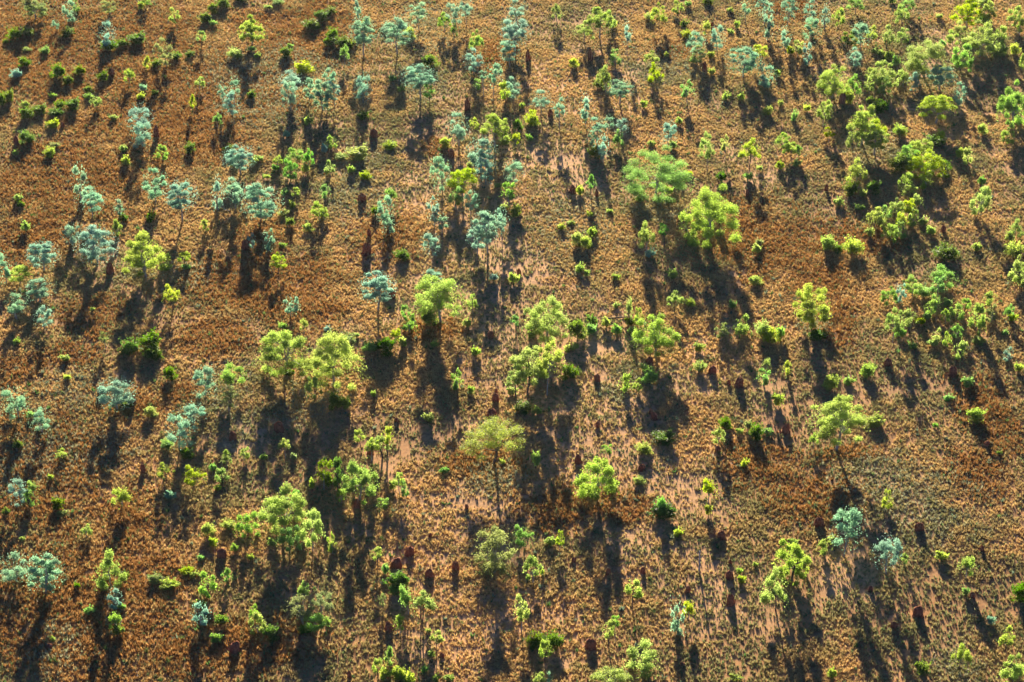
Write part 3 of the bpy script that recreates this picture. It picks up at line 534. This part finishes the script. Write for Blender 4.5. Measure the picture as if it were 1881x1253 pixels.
for n in (n1, n2, n3): nt.links.new(geo.outputs['Position'], n.inputs['Vector'])
def ramp(sock, lo, hi):
    r = node(nt, 'ShaderNodeMapRange'); nt.links.new(sock, r.inputs[0]); r.inputs[1].default_value = lo; r.inputs[2].default_value = hi; return r.outputs[0]
c = mix_col(nt, ramp(n1.outputs['Fac'], .35, .65), SOIL_A, SOIL_B)
c = mix_col(nt, sep.outputs[1], c, SOIL_BARE)
c = mix_col(nt, sep.outputs[0], c, SOIL_RUST)
n4 = node(nt, 'ShaderNodeTexNoise', Scale=.45, Detail=6.0, Roughness=.7, Distortion=1.2); nt.links.new(geo.outputs['Position'], n4.inputs['Vector'])
c = mix_col(nt, ramp(n4.outputs['Fac'], .46, .62), c, mix_col(nt, .3, c, (.66,.38,.18)))
mp = node(nt, 'ShaderNodeMath', operation='MULTIPLY'); nt.links.new(sep.outputs[2], mp.inputs[0]); mp.inputs[1].default_value = .45
c = mix_col(nt, mp.outputs[0], c, SOIL_PALE)
c = mix_col(nt, ramp(n2.outputs['Fac'], .42, .7), c, mix_col(nt, .55, c, (.10,.06,.035)))
c = mix_col(nt, ramp(n3.outputs['Fac'], .5, .72), c, mix_col(nt, .5, c, (.42,.27,.16)))
b = node(nt, 'ShaderNodeBsdfPrincipled', Roughness=.95); nt.links.new(c, b.inputs['Base Color']); b.inputs['Specular IOR Level'].default_value = .15
bp = node(nt, 'ShaderNodeBump', Strength=.5, Distance=.08); nt.links.new(n2.outputs['Fac'], bp.inputs['Height']); nt.links.new(bp.outputs[0], b.inputs['Normal'])
nt.links.new(b.outputs[0], out.inputs[0]); gm.materials.append(m)
g = link(bpy.data.objects.new('ground', gm)); g['kind'] = 'structure'; g['label'] = 'red soil plain showing between the grass tufts'

# ------------------------------------------------------------------ grass tufts over the part of the plain in view
def in_view(x, y, mar=16):
    # inside the wedge of the view (with a margin), tested on the ground
    X = np.asarray(x); Yv = np.asarray(y)
    dep = Yv*CP + CAM_H*SP; px = X/dep*FPX + PW/2; py = PH/2 - (Yv*SP - CAM_H*CP)/dep*FPX
    k = mar*13
    return (px > -k) & (px < PW+k) & (py > -k*.6) & (py < PH+k*.6)
def scatter(n):
    x = RNG.uniform(-115, 115, n); y = RNG.uniform(175, 440, n)
    k = in_view(x, y); return x[k], y[k]
m, nt, out = material('dry_grass')
at = node(nt, 'ShaderNodeAttribute', attribute_name='tuft')
d = node(nt, 'ShaderNodeBsdfPrincipled', Roughness=.55); nt.links.new(at.outputs['Color'], d.inputs['Base Color']); d.inputs['Specular IOR Level'].default_value = .35
t = node(nt, 'ShaderNodeBsdfTranslucent'); nt.links.new(at.outputs['Color'], t.inputs['Color'])
mx = node(nt, 'ShaderNodeMixShader'); mx.inputs[0].default_value = .5
nt.links.new(d.outputs[0], mx.inputs[1]); nt.links.new(t.outputs[0], mx.inputs[2]); nt.links.new(mx.outputs[0], out.inputs[0])
GRASS_MAT = m
def tufts(name, x, y, hgt, wid, colr, blades, label):
    n = len(x); z = ground_z(x, y)
    P = np.stack([x, y, z], -1)
    a = RNG.uniform(0, 2*PI, (n, blades)); lean = RNG.uniform(.15, .75, (n, blades))
    h = hgt[:,None]*RNG.uniform(.6, 1.15, (n, blades)); r0 = wid[:,None]*.22*RNG.random((n, blades))
    dx, dy = np.cos(a), np.sin(a)
    bx = P[:,None,0]+dx*r0; by = P[:,None,1]+dy*r0
    tw = a + PI/2 + RNG.normal(size=a.shape)*.5; ww = wid[:,None]*.2
    V = np.empty((n, blades, 3, 3))
    V[...,0,0] = bx-np.cos(tw)*ww; V[...,0,1] = by-np.sin(tw)*ww; V[...,0,2] = P[:,None,2]-.03
    V[...,1,0] = bx+np.cos(tw)*ww; V[...,1,1] = by+np.sin(tw)*ww; V[...,1,2] = P[:,None,2]-.03
    V[...,2,0] = bx+dx*lean*wid[:,None]*1.1; V[...,2,1] = by+dy*lean*wid[:,None]*1.1; V[...,2,2] = P[:,None,2]+h
    V = V.reshape(-1, 3); F = np.arange(len(V)).reshape(-1, 3)
    me = mesh_from(name, V, F)
    cc = np.repeat(colr*RNG.uniform(.75, 1.25, (n,1)), blades, axis=0)
    cc = np.concatenate([cc, np.ones((len(cc),1))], 1).astype(np.float32)
    at = me.attributes.new('tuft', 'FLOAT_COLOR', 'FACE'); at.data.foreach_set('color', cc.ravel())
    me.materials.append(GRASS_MAT)
    o = link(bpy.data.objects.new(name, me)); o['kind'] = 'stuff'; o['label'] = label
    return o
x, y = scatter(NT)
ru, ba, pa = patch_field(PATCH_RUST, x, y), patch_field(PATCH_BARE, x, y), patch_field(PATCH_PALE, x, y)
dens = .62 + .5*(N12(x,y)-.5) + .5*(N5(x,y)-.5) + .4*(N1(x,y)-.5)
run = np.clip(1-np.abs(N12(x*1.0+.35*y, y*.8)-.5)/.035, 0, 1)*np.clip((N30(x+90, y)-.35)*4, 0, 1)     # shallow wash lines between the tussocks
dens = dens*(1-.25*ba)+.35*ru+.3*pa - .35*run - .15*np.clip((N2(x+40, y)-.62)*5, 0, 1)
keep = RNG.random(len(x)) < dens
x, y, ru, ba, pa = x[keep], y[keep], ru[keep], ba[keep], pa[keep]
mixn = np.clip((N12(x,y)*.6+N2(x,y)*.4-.3)/.4, 0, 1)[:,None]
cl = G_STRAW*mixn + G_OLIVE*(1-mixn)
isr = (RNG.random(len(x)) < ru*.75)[:,None]; isp = (RNG.random(len(x)) < pa*.4)[:,None]
cl = np.where(isr, G_RUST, cl); cl = np.where(isp, G_PALE, cl)
isg = (RNG.random(len(x)) < .05)[:,None]; cl = np.where(isg, G_GREEN, cl)
hg = RNG.uniform(.14, .38, len(x))*(1+.35*isr[:,0])*(.7+.7*N2(x, y+77)); wd = RNG.uniform(.18, .42, len(x))
tufts('grass', x, y, hg, wd, cl, 8, 'dry grass tufts, straw, olive and rust, over red soil')
# fallen twigs and bark, too many to count
x, y = scatter(9000); k = RNG.random(len(x)) < np.clip(N5(x, y)*1.6-.5, 0, 1); x, y = x[k], y[k]
z = ground_z(x, y)+.05; n = len(x); a = RNG.uniform(0, PI, n); l = RNG.uniform(.2, .9, n)**1.3; wd = RNG.uniform(.012, .04, n)
ux, uy = np.cos(a)*l, np.sin(a)*l; vx, vy = -np.sin(a)*wd, np.cos(a)*wd; up = RNG.uniform(0, .14, n)
V = np.stack([np.stack([x-ux-vx, y-uy-vy, z], -1), np.stack([x-ux+vx, y-uy+vy, z], -1), np.stack([x+ux, y+uy, z+up], -1), np.stack([x, y, z+.05], -1)], 1).reshape(-1, 3)
i4 = np.arange(n)[:,None]*4
F = np.concatenate([i4+[0,1,2], i4+[1,3,2], i4+[0,2,3]])
lt = link(bpy.data.objects.new('litter', mesh_from('litter', V, F, mat=DEAD))); lt['kind'] = 'stuff'; lt['label'] = 'grey fallen twigs and bark strewn between the grass tufts'
# small woody seedlings and fallen leaf litter that nobody could count
x, y = scatter(7000)
k = RNG.random(len(x)) < np.clip(.2+1.2*(N12(x,y)-.35), 0, 1); x, y = x[k], y[k]
cl = np.where((RNG.random(len(x)) < .5)[:,None], np.array([[.10,.20,.05]]), np.array([[.16,.22,.14]]))
tufts('undergrowth', x, y, RNG.uniform(.25, .6, len(x)), RNG.uniform(.35, .7, len(x)), cl, 11, 'low green seedlings scattered through the grass')

# ------------------------------------------------------------------ light, sky, camera
w = bpy.data.worlds.new('World'); bpy.context.scene.world = w; w.use_nodes = True
nt = w.node_tree; nt.nodes.clear()
sky = nt.nodes.new('ShaderNodeTexSky'); sky.sky_type = 'NISHITA'; sky.sun_disc = False
sky.sun_elevation = SUN_EL; sky.sun_rotation = SUN_AZ; sky.air_density = .55; sky.dust_density = 0; sky.ozone_density = 8
bg = nt.nodes.new('ShaderNodeBackground'); bg.inputs[1].default_value = SKY_S
ow = nt.nodes.new('ShaderNodeOutputWorld'); nt.links.new(sky.outputs[0], bg.inputs[0]); nt.links.new(bg.outputs[0], ow.inputs[0])
L = bpy.data.lights.new('sun', 'SUN'); L.energy = SUN_S; L.angle = math.radians(.5); L.color = SUN_C
so = link(bpy.data.objects.new('sun', L)); so.rotation_euler = (PI/2 - SUN_EL, 0, PI - SUN_AZ)
cam = bpy.data.cameras.new('camera'); cam.sensor_width = 36; cam.lens = FPX/PW*36; cam.clip_end = 20000
co = link(bpy.data.objects.new('camera', cam)); co.location = (0, 0, CAM_H); co.rotation_euler = (PI/2 - PITCH, 0, 0)
sc = bpy.context.scene; sc.camera = co
if HAZE > 0:
    bm = mesh_from('haze', [(-600,-150,-1.5),(600,-150,-1.5),(600,900,-1.5),(-600,900,-1.5),(-600,-150,175),(600,-150,175),(600,900,175),(-600,900,175)],
                   [(0,3,2,1),(4,5,6,7),(0,1,5,4),(1,2,6,5),(2,3,7,6),(3,0,4,7)])
    m, nt, out = material('haze'); pv = node(nt, 'ShaderNodeVolumePrincipled', Density=HAZE, Anisotropy=.55); pv.inputs['Color'].default_value = (.85,.93,1,1)
    nt.links.new(pv.outputs[0], out.inputs['Volume']); bm.materials.append(m)
    h = link(bpy.data.objects.new('haze', bm)); h['kind'] = 'stuff'; h['label'] = 'thin pale haze over the plain'
sc.view_settings.view_transform = 'Standard'; sc.view_settings.look = 'None'; sc.view_settings.gamma = 1
sc.view_settings.exposure = EXPO
sc.cycles.max_bounces = 6; sc.cycles.transparent_max_bounces = 4; sc.cycles.volume_bounces = 0
print('THINGS', len(things), {n: sum(1 for a in things if a['name'] == n) for n in GROUP}, 'dups', len(things)-len({a['label'] for a in things}), 'tufts', len(keep))
